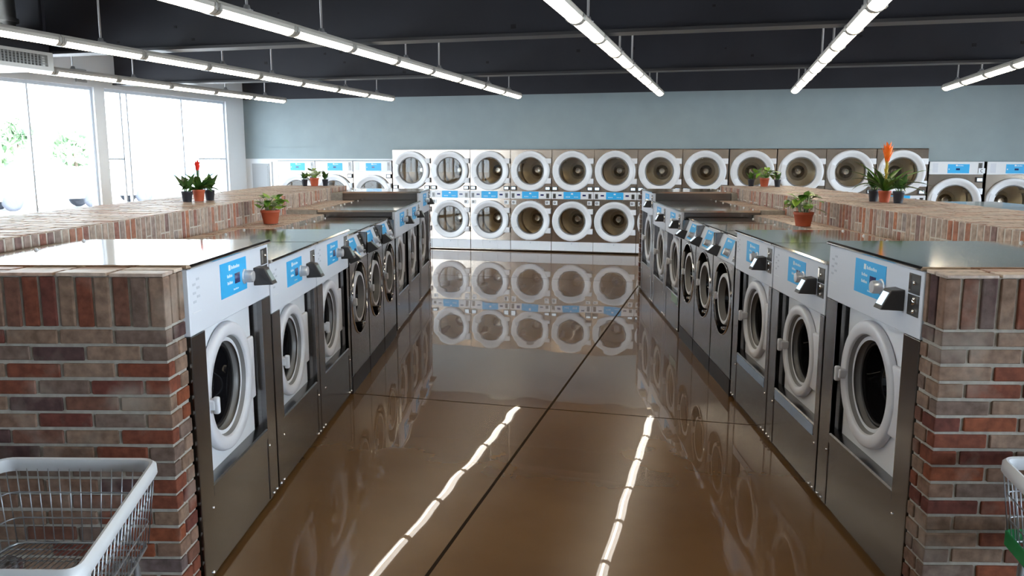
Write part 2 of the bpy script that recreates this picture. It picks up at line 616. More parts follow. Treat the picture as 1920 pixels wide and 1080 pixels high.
make_car('white car parked outside behind the leftmost window pane', dirp(92, 36, -0.1), math.radians(62))
make_car('white car parked outside right of the first window post', dirp(318, 40, -0.1), math.radians(62))


def make_tree(label, loc, h, r, seed):
    rr = random.Random(seed)
    t = thing('tree', label, 'tree', loc, 0, 'trees across the car park')
    m = MB()
    m.tube([(0, 0, 0), (0.05, 0, h * .4), (0, 0.05, h * .75)], [0.16, 0.12, 0.06], 8)
    m.build('trunk', 'trunk', t)
    m = MB()
    for k in range(220):
        u = rr.uniform(0, 2 * PI)
        v = rr.uniform(-1, 1)
        q = rr.uniform(.55, 1) * r
        p = Vector((math.cos(u) * math.sqrt(1 - v * v) * q, math.sin(u) * math.sqrt(1 - v * v) * q, h * .72 + v * q * .8))
        s = rr.uniform(.25, .45)
        a = Vector((rr.uniform(-1, 1), rr.uniform(-1, 1), rr.uniform(-1, 1))).normalized() * s
        b = a.cross(Vector((rr.uniform(-1, 1), rr.uniform(-1, 1), rr.uniform(-1, 1)))).normalized() * s * .6
        m.poly([p - a, p + b, p + a, p - b])
    m.build('crown', 'tree', t)


make_tree('pale leafy tree outside at the far left of the windows', dirp(12, 46, -0.1), 3.6, 1.2, 1)
make_tree('slim pale green tree outside left of the first window mullion', dirp(46, 42, -0.1), 4.2, 0.6, 2)
make_tree('pale bushy tree outside left of the first window post', dirp(150, 50, -0.1), 3.2, 1.3, 3)

# ================================================================== lights
LEND, LSEG, NSEG = 14.80, 1.155, 12
RODS = [14.12, 12.86, 10.56, 9.40, 7.30, 6.05, 3.75, 2.5]
RUNS = [(-8.55, 'in the run closest to the windows'), (-6.27, 'in the second run from the windows'), (-3.79, 'in the run above the left machines'),
        (-1.25, 'in the run above the aisle'), (0.976, 'in the run above the right machines'), (3.27, 'in the rightmost run')]


def make_fixture():
    t = thing('tube_light')
    L = LSEG - 0.012
    m = MB()
    m.prism([(-0.062, 2.925), (-0.066, 2.955), (-0.045, 2.985), (0.045, 2.985), (0.066, 2.955), (0.062, 2.925)], 'y', -L, 0)
    m.build('housing', 'fixture', t)
    m = MB()
    pr = [(0.061 * math.cos(a), 2.928 + 0.046 * math.sin(a)) for a in [PI + PI * k / 14 for k in range(15)]]
    m.prism(pr, 'y', -L + 0.045, -0.045)
    for f_ in m.bm.faces:
        f_.material_index = 1 if (abs(f_.calc_center_median().x) < 0.0145 and f_.calc_center_median().z < 2.915 and len(f_.verts) == 4) else 0
    m.build('diffuser', ['lens', 'lens_hot'], t, 40)
    for k in (0, 1):
        y0 = -0.045 if k == 0 else -L
        m = MB()
        pr = [(0.069 * math.cos(a), 2.928 + 0.051 * math.sin(a)) for a in [PI + PI * q / 10 for q in range(11)]]
        m.prism(pr, 'y', y0, y0 + 0.045)
        m.box(-0.074, -0.066, y0 + .008, y0 + .037, 2.905, 2.96, 0.003, 1)
        m.box(0.066, 0.074, y0 + .008, y0 + .037, 2.905, 2.96, 0.003, 1)
        m.build('end_clip', 'fixture_clip', t, 40)
    return t


fx0 = make_fixture()
first = True
for rx, rname in RUNS:
    for k in range(NSEG):
        if rx > 3 and k > 7:
            continue
        y = LEND - k * LSEG
        if first:
            t = fx0
            first = False
        else:
            t = copy_tree(fx0)
            for ch in [o for o in C.objects if o.parent is t and o.name.startswith('hanger_rod')]:
                bpy.data.objects.remove(ch)
        t.location = (rx, y, 0)
        o_ = 'end' if k == 0 else ORD[k] + ' from far wall'
        tag(t, ('glowing white tube light at the far wall end, ' if k == 0 else 'glowing white tube light, %s, ' % o_) + rname, 'light fixture', 'hanging tube lights')
ROD_LIST = []
for t in [o for o in C.objects if o.name.startswith('tube_light') and o.parent is None]:
    for ry in RODS:
        if t.location.y - LSEG < ry <= t.location.y:
            m = MB()
            ly = min(max(ry - t.location.y, -LSEG + .06), -0.06)
            m.tube([(0, ly, 2.99), (0, ly, ZC)], 0.011, 8)
            m.lathe([(0, 2.986), (0.045, 2.986), (0.05, 2.992), (0.03, 3.0), (0.022, 3.03), (0, 3.03)], (0, ly, 0), 'z', 14)
            m.build('hanger_rod', 'rod', t)

# duct and air box at upper left
t = thing('air_duct', 'dark hanging air box with white louvred grille and round metal duct', 'air duct', (-8.05, 8.1, 0))
m = MB()
m.box(-0.37, 0.38, -3.2, 0.0, 3.02, 3.25, 0.01)
m.build('plenum', 'ceil', t)
m = MB()
m.box(-0.38, 0.40, -3.2, 0.02, 2.815, 2.86)
m.box(-0.38, 0.40, -3.2, 0.02, 2.985, 3.02)
m.box(-0.38, 0.40, -0.06, 0.02, 2.86, 2.985)
m.box(-0.38, 0.40, -3.2, -3.12, 2.86, 2.985)
m.box(-0.38, 0.36, -3.12, -0.06, 2.86, 2.985)
m.build('grille_frame', 'grille', t)
m = MB()
for k in range(60):
    y = -3.1 + k * 0.05
    m.box(0.36, 0.388, y, y + 0.022, 2.86, 2.985)
for k in range(4):
    m.box(0.375, 0.392, -3.12, -0.06, 2.885 + k * .028, 2.891 + k * .028)
m.build('grille_louvre', 'grille_slat', t)
m = MB()
m.lathe([(0.20, 3.33), (0.20, 4.0)], (0.02, -0.35, 0), 'z', 32)
m.lathe([(0.20, 3.33), (0.225, 3.33), (0.225, 3.37), (0.20, 3.37)], (0.02, -0.35, 0), 'z', 32)
m.lathe([(0.19, 3.25), (0.19, 3.33)], (0.02, -0.35, 0), 'z', 32)
m.build('round_duct', 'duct', t, 40)
m = MB()
m.box(0.33, 0.37, -0.06, -0.02, 3.25, 4.0)
m.build('hanger_bracket', 'beam', t)
del m


# ================================================================== brick counters
def brick_box(mb, x0, x1, y0, y1, z0, z1, jit=0.003):
    dx, dy, dz = [rnd.uniform(-jit, jit) for _ in range(3)]
    mb.box(min(x0, x1) + dx * .4, max(x0, x1) + dx * .4, y0 + dy * .5, y1 + dy * .5, z0 + dz * .6, z1 + dz * .6)


def finish_bricks(mb, off=0.006):
    bmesh.ops.bevel(mb.bm, geom=mb.bm.edges[:], offset=off, segments=2, profile=0.6, affect='EDGES')
    for v in mb.bm.verts:
        v.co += Vector((rnd.uniform(-1, 1), rnd.uniform(-1, 1), rnd.uniform(-1, 1))) * 0.0008
    return mb


SPINE0, SPINE1, SPINEZ = 2.5, 3.45, 1.45
PITCH, COURSE = 0.0690, 0.0668


def brick_counter(s, xc, xface, label):
    """built along the aisle: s=-1 left, +1 right; xc corner, xface spine face"""
    root = thing('brick_counter', label, 'brick counter', (0, 0, 0), TH, 'brick counters behind the washers')
    def bx(mb, x0, x1, y0, y1, z0, z1):
        a, b = sorted((s * x0, s * x1))
        mb.box(a, b, y0, y1, z0, z1)
    def bb(mb, x0, x1, y0, y1, z0, z1):
        a, b = sorted((s * x0, s * x1))
        brick_box(mb, a, b, y0, y1, z0, z1)
    xo = xface + 0.95
    Y0, Y1 = (3.030 if s < 0 else 3.046), 3.207
    # front wall: thin facing bricks on the front and round the aisle corner
    m = MB()
    bx(m, xc + 0.008, xo, Y0 + 0.008, Y1, 0, 1.390)
    m.build('front_mortar', 'mortar', root)
    m = MB()
    z_top = 1.180
    for k in range(18):
        z1 = z_top - k * COURSE
        z0 = max(z1 - COURSE + 0.013, 0.002)
        if z1 < 0.03:
            break
        ret = 0.098 if k % 2 else 0.056       # how far the corner brick runs back along the aisle side
        x, q = xc, 0
        while x < xo - 0.02:
            L = 0.200 * rnd.uniform(0.97, 1.03)
            if q == 0 and k % 2:
                L *= 0.48
            x1 = min(x + L, xo)
            bb(m, x, x1, Y0, Y0 + (ret if q == 0 else 0.05), z0, z1)
            x = x1 + 0.013
            q += 1
        ya = Y0 + ret + 0.012
        bb(m, xc, xc + 0.05, ya, Y1, z0, z1)
    x, q = xc, 0
    while x < xo - 0.03:
        bb(m, x, x + PITCH - 0.013, Y0, Y0 + 0.056, 1.192, 1.384)
        x += PITCH * rnd.uniform(0.98, 1.02)
    ya = Y0 + 0.056 + 0.012
    while ya < Y1 - 0.02:
        bb(m, xc, xc + 0.05, ya, min(ya + 0.054, Y1), 1.192, 1.384)
        ya += 0.066
    mc_ = MB()
    x = xc
    while x < xo - 0.03:      # flat capping bricks over the soldiers
        L = 0.2 * rnd.uniform(.96, 1.04)
        for (y_a, y_b) in ((Y0 - .002, Y0 + .085), (Y0 + .096, Y1 - .004)):
            bb(mc_, x, min(x + L, xo), y_a, y_b, 1.386, 1.399)
        x += L + 0.011
    finish_bricks(m, 0.005).build('front_bricks', 'brick', root)
    finish_bricks(mc_, 0.003).build('front_capping', 'brick_top', root)
    # spine
    m = MB()
    bx(m, xface + 0.003, xo - 0.006, Y1 + .003, 11.25, 0, SPINEZ - 0.003)
    m.build('spine_mortar', 'mortar_light', root)
    m = MB()
    y = Y1 + 0.006
    while y < 11.19:
        z0 = SPINEZ - 0.205 if rnd.random() < .55 else SPINEZ - 0.125
        bb(m, xface, xface + 0.09, y, y + PITCH - 0.016, z0, SPINEZ - 0.004)
        if z0 > SPINEZ - 0.2:
            bb(m, xface, xface + 0.09, y, y + PITCH - 0.016, SPINEZ - 0.205, z0 - 0.010)
        y += PITCH * rnd.uniform(.97, 1.03)
    mt_ = MB()
    y = Y1 + 0.006
    while y < 11.19:
        x = xface + 0.003 - rnd.choice((0, 0.1))
        while x < xo - 0.03:
            L = 0.2 * rnd.uniform(.96, 1.04)
            xa, xb = max(x, xface + .003), min(x + L, xo)
            if xb - xa > 0.03:
                bb(mt_, xa, xb, y, y + PITCH - 0.015, SPINEZ - 0.03, SPINEZ + 0.002)
            x += L + 0.011
        y += PITCH
    # spine end
    for k in range(20):
        z1 = SPINEZ - 0.21 - k * COURSE
        if z1 - COURSE < 0:
            break
        x = xface + (0.1 if k % 2 else 0)
        while x < xo - .05:
            bb(m, x, min(x + .2, xo), 11.17, 11.256, z1 - COURSE + .011, z1)
            x += .211
    finish_bricks(m, 0.004).build('spine_bricks', 'brick_spine', root)
    finish_bricks(mt_, 0.004).build('capping_bricks', 'brick_top', root)
    # ledges
    xm = 1.364 if s < 0 else 1.56
    lx = [xm + .965 + .006, xm + .80 + .006, xm + .72 + .006]
    m = MB()
    bx(m, lx[0], xface + 0.004, 3.222, 4.262, 1.0, 1.385)
    bx(m, lx[1], xface + 0.004, 4.268, 6.18, 1.0, 1.249)
    bx(m, lx[2], xface + 0.004, 6.184, 8.385, 1.0, 1.249)
    bx(m, lx[1], xface + 0.004, 8.388, 10.30, 1.0, 1.295)
    bx(m, lx[0], xface + 0.004, 10.31, 11.16, 1.0, 1.385)
    m.build('ledge_mortar', 'mortar', root)
    m = MB()
    y = 4.295
    while y < 10.22:
        hi = y > 8.385
        z = 1.30 if hi else 1.254
        x00 = lx[1] if (y + PITCH > 8.38 or y < 6.19) else lx[2]
        x = x00 - rnd.choice((0, .1))
        while x < xface - .03:
            xa, xb = max(x, x00), min(x + .2, xface - .002)
            if xb - xa > .03:
                bb(m, xa, xb, y, y + PITCH - .012, z - .05, z)
            x += .211
        y += PITCH
    finish_bricks(m, 0.004).build('ledge_bricks', 'brick_top', root)
    # far end wall beside the last machine
    m = MB()
    bx(m, xc - 0.002, xo, 11.372, 11.455, 0, 1.375)
    m.build('end_mortar', 'mortar', root)
    m = MB()
    for k in range(20):
        z1 = 1.383 - k * COURSE
        x = xc - 0.006
        if z1 < .05:
            break
        while x < xo - .05:
            L = .098 if (k % 2 and x < xc) else .2
            bb(m, x, min(x + L, xo), 11.365, 11.462, max(.002, z1 - COURSE + .011), z1)
            x += L + .011
    finish_bricks(m, 0.004).build('end_bricks', 'brick', root)
    return root


brick_counter(-1, 1.375, 2.48, 'long low red brick counter with raised brick spine behind the left washers')
brick_counter(1, 1.555, 2.60, 'long low red brick counter with raised brick spine behind the right washers')

def holed_sheet(m, x0, x1, z0, z1, cu, cz, r, y, n=64):
    outer = []
    for k in range(n):
        a = 2 * PI * k / n
        ca, sa = math.cos(a), math.sin(a)
        tx = ((x1 - cu) / ca) if ca > 1e-9 else ((x0 - cu) / ca if ca < -1e-9 else 1e9)
        tz = ((z1 - cz) / sa) if sa > 1e-9 else ((z0 - cz) / sa if sa < -1e-9 else 1e9)
        q = min(tx, tz)
        outer.append([cu + ca * q, cz + sa * q])
    for cn in ((x1, z1), (x0, z1), (x0, z0), (x1, z0)):
        kb = min(range(n), key=lambda k: (outer[k][0] - cn[0]) ** 2 + (outer[k][1] - cn[1]) ** 2)
        outer[kb] = cn
    vo = [m.bm.verts.new((p[0], y, p[1])) for p in outer]
    vi = [m.bm.verts.new((cu + r * math.cos(2 * PI * k / n), y, cz + r * math.sin(2 * PI * k / n))) for k in range(n)]
    for k in range(n):
        f_ = m.bm.faces.new((vo[k], vo[(k + 1) % n], vi[(k + 1) % n], vi[k]))
        f_.material_index = m.mi


# ================================================================== washers
def ring_prof(R, r, y0, y1):
    """door ring profile along +y (y0 is the front)"""
    return [(R * .97, y1), (R, y1 - 0.006), (R, y0 + 0.02), (R * .985, y0 + 0.006), (R * .96, y0), (r + (R - r) * .36, y0 + .002),
            (r + (R - r) * .30, y0 + 0.008), (r + (R - r) * .28, y0 + 0.02)]


def throat_prof(R, r, y0, y1):
    return [(r + (R - r) * .285, y0 + 0.016), (r + (R - r) * .08, y0 + 0.055), (r, y0 + 0.064), (r * .97, y1 + .02)]


def text_strokes(m, x, z, w, h, n, y):
    step = w / n
    for k in range(n):
        hh = h * (1.0 if k in (0, 2, 5) else 0.7)
        m.box(x + k * step, x + k * step + step * .62, y - .0006, y, z, z + hh)


def card_reader(parent, u0, u1, z0, z1, yf, scr='screen'):
    m = MB()
    d0 = 0.095
    # tapered wedge: base on the panel, tilted smaller front
    pts_b = [(u0, z0), (u1, z0), (u1, z1), (u0, z1)]
    k = 0.008
    b = [Vector((p[0], yf, p[1])) for p in pts_b]
    f_ = [Vector((u0 + k, yf - d0, z0 + .004)), Vector((u1 - k, yf - d0, z0 + .004)), Vector((u1 - k, yf - d0 * .55, z1 - .004)), Vector((u0 + k, yf - d0 * .55, z1 - .004))]
    vb = [m.bm.verts.new(v) for v in b]
    vf = [m.bm.verts.new(v) for v in f_]
    m.bm.faces.new(vb)
    m.bm.faces.new(vf[::-1])
    for i in range(4):
        m.bm.faces.new((vb[i], vb[(i + 1) % 4], vf[(i + 1) % 4], vf[i]))
    bmesh.ops.bevel(m.bm, geom=m.bm.edges[:], offset=.004, segments=2, profile=.5, affect='EDGES')
    m.mi = 1
    n = (f_[1] - f_[0]).cross(f_[3] - f_[0]).normalized()
    if n.y > 0:
        n = -n
    def P(a, c):
        return f_[0] + (f_[1] - f_[0]) * a + (f_[3] - f_[0]) * c + n * 0.0022
    q = [P(.14, .22), P(.86, .22), P(.86, .86), P(.14, .86)]
    vq = [m.bm.verts.new(v) for v in q]
    vq2 = [m.bm.verts.new(v - n * .003) for v in q]
    fs = [m.bm.faces.new(vq)] + [m.bm.faces.new((vq[i], vq[(i + 1) % 4], vq2[(i + 1) % 4], vq2[i])) for i in range(4)]
    for x in fs:
        x.material_index = 1
    return m.build('card_reader', ['dark_plastic', scr], parent)


def make_big_washer(name, w, H, depth, pz0, pz1, op, ring, lab, scr):
    """origin: front base corner at the user's left; x right, y into the machine, z up"""
    t = thing(name)
    ou0, ou1, oz0, oz1 = op
    cu, cz, R, r = ring
    rec = 0.056
    m = MB()
    e = 0.003
    m.box(e, ou0, 0, 0.03, 0.03, pz0 - .002, 0.003)
    m.box(ou1, w - e, 0, 0.03, 0.03, pz0 - .002, 0.003)
    m.box(ou0, ou1, 0.004, 0.03, 0.03, oz0 - 0.055)
    # sloping sill under the door
    m.prism([(0.0, oz0 - 0.055), (0.0, oz0 - 0.008), (0.006, oz0), (rec, oz0 + .006), (rec, oz0 - 0.055)], 'x', ou0, ou1)
    # jambs and head of the door recess
    m.box(ou0 - .004, ou0, 0.0, rec + .03, oz0, oz1)
    m.box(ou1, ou1 + .004, 0.0, rec + .03, oz0, oz1)
    # rest of the carcass
    m.box(e, .02, 0.03, depth, 0.0, H - .02)
    m.box(w - .02, w - e, 0.03, depth, 0.0, H - .02)
    m.box(.02, w - .02, depth - .02, depth, 0.0, H - .02)
    m.box(.02, w - .02, 0.03, depth, 0.0, 0.03)
    m.box(.02, w - .02, rec + .03, rec + .034, oz1, H - .03)
    m.mi = 1
    m.box(.02, ou0 - .005, 0.031, 0.04, 0.03, pz0)
    for u in (0.03, 0.085, w - .085, w - .03):
        m.lathe([(0, -.008), (0.007, -.006), (0.009, 0.0), (0.009, .004)], (u, 0.0, 0.045), 'y', 10)
    m.lathe([(0, -.006), (0.006, -.004), (0.007, 0.002)], (ou1 + .02, 0.0, oz0 - .1), 'y', 8)
    m.lathe([(0, -.006), (0.006, -.004), (0.007, 0.002)], (ou0 - .02, 0.0, oz0 - .1), 'y', 8)
    m.build('cabinet', ['steel', 'chrome'], t)
    # lid
    m = MB()
    m.prism([(-0.012, pz1 + .002), (-0.018, pz1 + .008), (-0.018, H - .008), (-0.010, H), (depth, H), (depth, H - .02), (.02, H - .02), (.02, pz1 + .002)], 'x', .002, w - .002)
    m.mi = 1
    for k in range(3):
        m.lathe([(0, .012), (.006, .010), (.009, .003), (.010, 0)], (w * (.1 + .4 * k), depth - .05, H), 'z', 10)
    m.build('lid', ['steel_lid', 'white'], t, 30)
    # control panel
    m = MB()
    m.box(.004, w - .004, 0.0, 0.03, pz0, pz1, 0.003, 1)
    m.mi = 1
    m.box(.035, .125, -.0012, 0, pz0 + .09, pz0 + .092)
    m.mi = 2
    for k in range(6):
        m.box(.045 + .04 * (k % 2), .075 + .04 * (k % 2), -.0018, -.0012, pz0 + .13 + .018 * k, pz0 + .14 + .018 * k)
    p = m.build('control_panel', ['panel', 'white', 'print_grey'], t)
    lu0, lu1, lz0, lz1 = lab
    lw, lh = lu1 - lu0, lz1 - lz0
    m = MB()
    m.box(lu0, lu1, -.002, 0.0, lz0, lz1)
    m.mi = 1
    m.box(lu0 + lw * .30, lu0 + lw * .37, -.0028, -.002, lz0 + lh * .74, lz0 + lh * .90)
    text_strokes(m, lu0 + lw * .40, lz0 + lh * .76, lw * .33, lh * .10, 8, -.002)
    for zz in (.54, .34):
        text_strokes(m, lu0 + lw * .24, lz0 + lh * zz, lw * .20, lh * .09, 5, -.002)
    text_strokes(m, lu0 + lw * .46, lz0 + lh * .12, lw * .2, lh * .05, 5, -.002)
    m.mi = 2
    m.box(lu0 + lw * .52, lu0 + lw * .71, -.004, -.002, lz0 + lh * .30, lz0 + lh * .60)
    m.build('label_sticker', ['blue', 'label_white', 'display'], p)
    ku, kz = lu0 + lw * .90, lz0 + lh * .40
    m = MB()
    m.lathe([(.036, 0), (.036, -.006), (.030, -.009), (.029, -.042), (.026, -.047), (0, -.048)], (ku, 0, kz), 'y', 28)
    m.build('knob', 'knob', p, 40)
    card_reader(p, lu1 + .10, lu1 + .19, lz0 - .004, lz0 + .086, 0.0, scr)
    m = MB()
    m.box(w - .125, w - .03, -.003, 0, lz1 - .075, lz1 + .006)
    m.box(w - .125, w - .03, -.003, 0, lz0 - .008, lz1 - .08)
    m.mi = 1
    m.box(w - .118, w - .10, -.006, -.003, lz1 - .065, lz1)
    for (uu, zz, rr) in ((w - .07, lz1 - .03, .009), (w - .065, lz1 - .095, .009), (w - .072, lz0 + .05, .014), (w - .066, lz0 + .012, .009)):
        m.lathe([(0, -.012), (rr * .8, -.011), (rr, -.008), (rr, -.002)], (uu, 0, zz), 'y', 12)
    m.build('coin_plate', ['plate', 'chrome'], p)
    # recessed white door field
    m = MB()
    holed_sheet(m, ou0 + .030, ou1 - .036, oz0 + .006, oz1, cu, cz, r * 1.0, rec)
    for (a_, b_) in ((ou0 + .028, ou0 + .030), (ou1 - .036, ou1 - .034)):
        m.box(a_, b_, rec, rec + .05, oz0 + .006, oz1)
    m.mi = 1  # black strips paint the shade in the gaps beside the panel
    m.box(ou0, ou0 + .028, rec + .03, rec + .032, oz0, oz1)
    m.box(ou1 - .034, ou1, rec + .03, rec + .032, oz0, oz1)
    m.build('door_surround', ['white', 'black'], t)
    # door ring, glass, handle, hinge
    m = MB()
    m.lathe(ring_prof(R, r, 0.022, rec), (cu, 0, cz), 'y', 64)
    dd = m.build('door', 'door_white', t, 50)
    m = MB()
    m.lathe(throat_prof(R, r, .022, rec + .04), (cu, 0, cz), 'y', 64)
    m.build('door_throat', 'grey_plastic', dd, 50)
    m = MB()
    m.lathe([(r * 1.0, .10), (r * .98, .088), (r * .93, .084), (r * .90, .088), (r * .90, .12)], (cu, 0, cz), 'y', 48)
    m.build('gasket', 'rubber', dd, 50)
    m = MB()
    m.lathe([(r * .91, .092), (r * .88, .12), (r * .83, .17), (r * .72, .22), (r * .5, .255), (r * .25, .268), (0, .27)], (cu, 0, cz), 'y', 48)
    m.build('door_glass', 'glass_dark', dd, 60)
    m = MB()
    hx = cu - R + .055
    m.box(hx - .030, hx + .012, -.004, .045, cz - .040, cz + .010, .009, 3)
    m.box(hx - .028, hx - .002, -.018, .010, cz - .055, cz + .022, .009, 3)
    m.build('door_handle', 'door_white', dd, 50)
    m = MB()
    m.box(cu + R - .05, ou1 - .05, .032, rec - .001, cz - .16, cz + .16, .010, 3)
    m.build('door_hinge', 'door_white', dd, 50)
    return t


def make_small_washer(scr):
    t = thing('front_load_washer')
    w, H, depth = .70, 1.225, .72
    pz0, pz1 = 1.02, 1.205
    cu, cz, R0 = .35, .71, .29
    m = MB()
    # front sheet with a round opening
    n = 48
    outer = []
    for k in range(n):
        a = 2 * PI * k / n
        ca, sa = math.cos(a), math.sin(a)
        # project onto the rectangle
        x0_, x1_, z0_, z1_ = .003, w - .003, .135, pz0 - .001
        tx = ((x1_ - cu) / ca) if ca > 1e-9 else ((x0_ - cu) / ca if ca < -1e-9 else 1e9)
        tz = ((z1_ - cz) / sa) if sa > 1e-9 else ((z0_ - cz) / sa if sa < -1e-9 else 1e9)
        tt = min(tx, tz)
        outer.append((cu + ca * tt, cz + sa * tt))
    corners = [(w - .003, pz0 - .001), (.003, pz0 - .001), (.003, .135), (w - .003, .135)]
    for cn in corners:
        kbest = min(range(n), key=lambda k: (outer[k][0] - cn[0]) ** 2 + (outer[k][1] - cn[1]) ** 2)
        outer[kbest] = cn
    vo = [m.bm.verts.new((p[0], 0, p[1])) for p in outer]
    def rad(a):
        # slightly eight-sided opening
        return R0 * (1.0 + .012 * math.cos(8 * a))
    vi = [m.bm.verts.new((cu + rad(2 * PI * k / n) * math.cos(2 * PI * k / n), 0, cz + rad(2 * PI * k / n) * math.sin(2 * PI * k / n))) for k in range(n)]
    for k in range(n):
        m.bm.faces.new((vo[k], vo[(k + 1) % n], vi[(k + 1) % n], vi[k]))
    m.box(.003, .02, 0.002, depth, .135, H - .02)
    m.box(w - .02, w - .003, 0.002, depth, .135, H - .02)
    m.box(.02, w - .02, depth - .02, depth, .135, H - .02)
    m.box(.02, w - .02, 0.01, depth, .135, .15)
    m.build('cabinet', 'steel', t)
    m = MB()
    m.box(.003, w - .003, -.002, depth, 0, .13)
    m.build('plinth', 'plinth', t)
    m = MB()
    m.prism([(0.062, pz1 + .0), (0.055, pz1 + .006), (0.055, H - .006), (0.062, H), (depth, H), (depth, H - .02), (.09, H - .02), (.09, pz1)], 'x', .002, w - .002)
    m.mi = 1
    for k in range(2):
        m.lathe([(0, .012), (.006, .010), (.009, .003), (.010, 0)], (w * (.2 + .6 * k), depth - .05, H), 'z', 10)
    m.build('lid', ['steel_lid', 'white'], t, 30)
    # slanted control panel: built upright in its own frame, then leaned back
    lean = Matrix.Translation((0, 0, pz0)) @ Matrix.Rotation(-math.atan2(.068, pz1 - pz0), 4, 'X')
    ph = math.hypot(.068, pz1 - pz0)
    m = MB()
    m.box(.004, w - .004, 0, .03, 0, ph, .003, 1)
    p = m.build('control_panel', 'panel', t)
    p.data.transform(lean)
    m = MB()
    m.box(.20, .46, -.002, 0, .025, ph - .02)
    m.mi = 1
    m.box(.26, .285, -.0028, -.002, ph - .05, ph - .03)
    text_strokes(m, .29, ph - .048, .1, .014, 6, -.002)
    text_strokes(m, .25, .075, .05, .012, 4, -.002)
    text_strokes(m, .25, .05, .05, .012, 4, -.002)
    m.mi = 2
    m.box(.325, .375, -.004, -.002, .045, .09)
    o = m.build('label_sticker', ['blue', 'label_white', 'display'], p)
    o.data.transform(lean)
    m = MB()
    m.lathe([(.034, 0), (.034, -.006), (.028, -.009), (.027, -.042), (.024, -.047), (0, -.048)], (.43, 0, .07), 'y', 24)
    o = m.build('knob', 'knob', p, 40)
    o.data.transform(lean)
    o = card_reader(p, .03, .125, .0, .09, 0.0, scr)
    o.data.transform(lean)
    m = MB()
    m.box(.60, .68, -.003, 0, .02, ph - .015)
    m.mi = 1
    for (uu, zz, rr) in ((.64, ph - .05, .009), (.64, .09, .012), (.64, .045, .009)):
        m.lathe([(0, -.012), (rr * .8, -.011), (rr, -.008), (rr, -.002)], (uu, 0, zz), 'y', 12)
    o = m.build('coin_plate', ['plate', 'chrome'], p)
    o.data.transform(lean)
    # bright rim; jamb and well coloured dark for the shade inside the opening
    m = MB()
    m.lathe([(R0 * 1.015, -.001), (R0 * 1.008, -.007), (R0 * .990, -.007), (R0 * .984, .0), (R0 * .984, .012)], (cu, 0, cz), 'y', 48)
    m.build('door_rim', 'chrome', t, 50)
    m = MB()
    m.lathe([(R0 * .984, .012), (R0 * .965, .086)], (cu, 0, cz), 'y', 48)
    m.build('door_jamb', 'jamb', t, 50)
    m = MB()
    m.lathe([(R0 * .97, .084), (R0 * .62, .086), (R0 * .60, .2), (0, .2)], (cu, 0, cz), 'y', 48)
    m.build('door_well', 'black', t, 50)
    R, r = .208, .162
    m = MB()
    m.lathe(ring_prof(R, r, 0.004, .083), (cu + .03, 0, cz), 'y', 48)
    dd = m.build('door', 'door_white', t, 50)
    m = MB()
    m.lathe(throat_prof(R, r, -.012, .058), (cu + .03, 0, cz), 'y', 48)
    m.build('door_throat', 'grey_plastic', dd, 50)
    m = MB()
    m.lathe([(r * .99, .054), (r * .93, .09), (r * .75, .15), (r * .4, .17), (0, .175)], (cu + .03, 0, cz), 'y', 40)
    m.build('door_glass', 'glass_dark', dd, 60)
    m = MB()
    hx = cu - R + .03
    m.box(hx - .03, hx + .02, -.002, .04, cz - .028, cz + .012, .007, 3)
    m.box(hx - .028, hx + .002, -.02, .006, cz - .038, cz + .024, .008, 3)
    m.build('door_handle', 'door_white', dd, 50)
    m = MB()
    m.box(cu + R - .0, cu + R0 - .012, .02, .08, cz - .09, cz + .09, .01, 2)
    m.build('door_hinge', 'chrome', dd, 50)
    m = MB()
    m.lathe([(0, -.022), (.012, -.02), (.014, -.01), (.014, .05)], (cu + .10, 0, cz - .225), 'y', 12)
    m.build('door_stop', 'chrome', dd, 50)
    return t


TALL = dict(w=1.03, H=1.405, depth=.965, pz0=1.11, pz1=1.385, op=(.145, .888, .425, 1.108), ring=(.478, .775, .302, .208), lab=(.348, .684, 1.203, 1.36))
MID = dict(w=.935, H=1.295, depth=.80, pz0=1.006, pz1=1.276, op=(.14, .872, .395, 1.004), ring=(.455, .705, .272, .187), lab=(.30, .605, 1.10, 1.245))
proto = {}
for sd, scr in (('L', 'screen_dim'), ('R', 'screen')):
    proto['T' + sd] = make_big_washer('front_load_washer', scr=scr, **TALL)
    proto['M' + sd] = make_big_washer('front_load_washer', scr=scr, **MID)
    proto['S' + sd] = make_small_washer(scr)
used = set()


def place_washer(kind, side, ynear, label, group, xfront=None, flip=False):
    key = kind + side
    if key in used:
        t = copy_tree(proto[key])
    else:
        t = proto[key]
        used.add(key)
    w = {'T': 1.03, 'M': .935, 'S': .70}[kind]
    left = (side == 'L') != flip
    if left:   # faces +a (to the right)
        t.location = W(xfront, ynear)
        t.rotation_euler = (0, 0, TH + PI / 2)
    else:
        t.location = W(xfront, ynear + w)
        t.rotation_euler = (0, 0, TH - PI / 2)
    tag(t, label, 'washing machine', group)
    return t


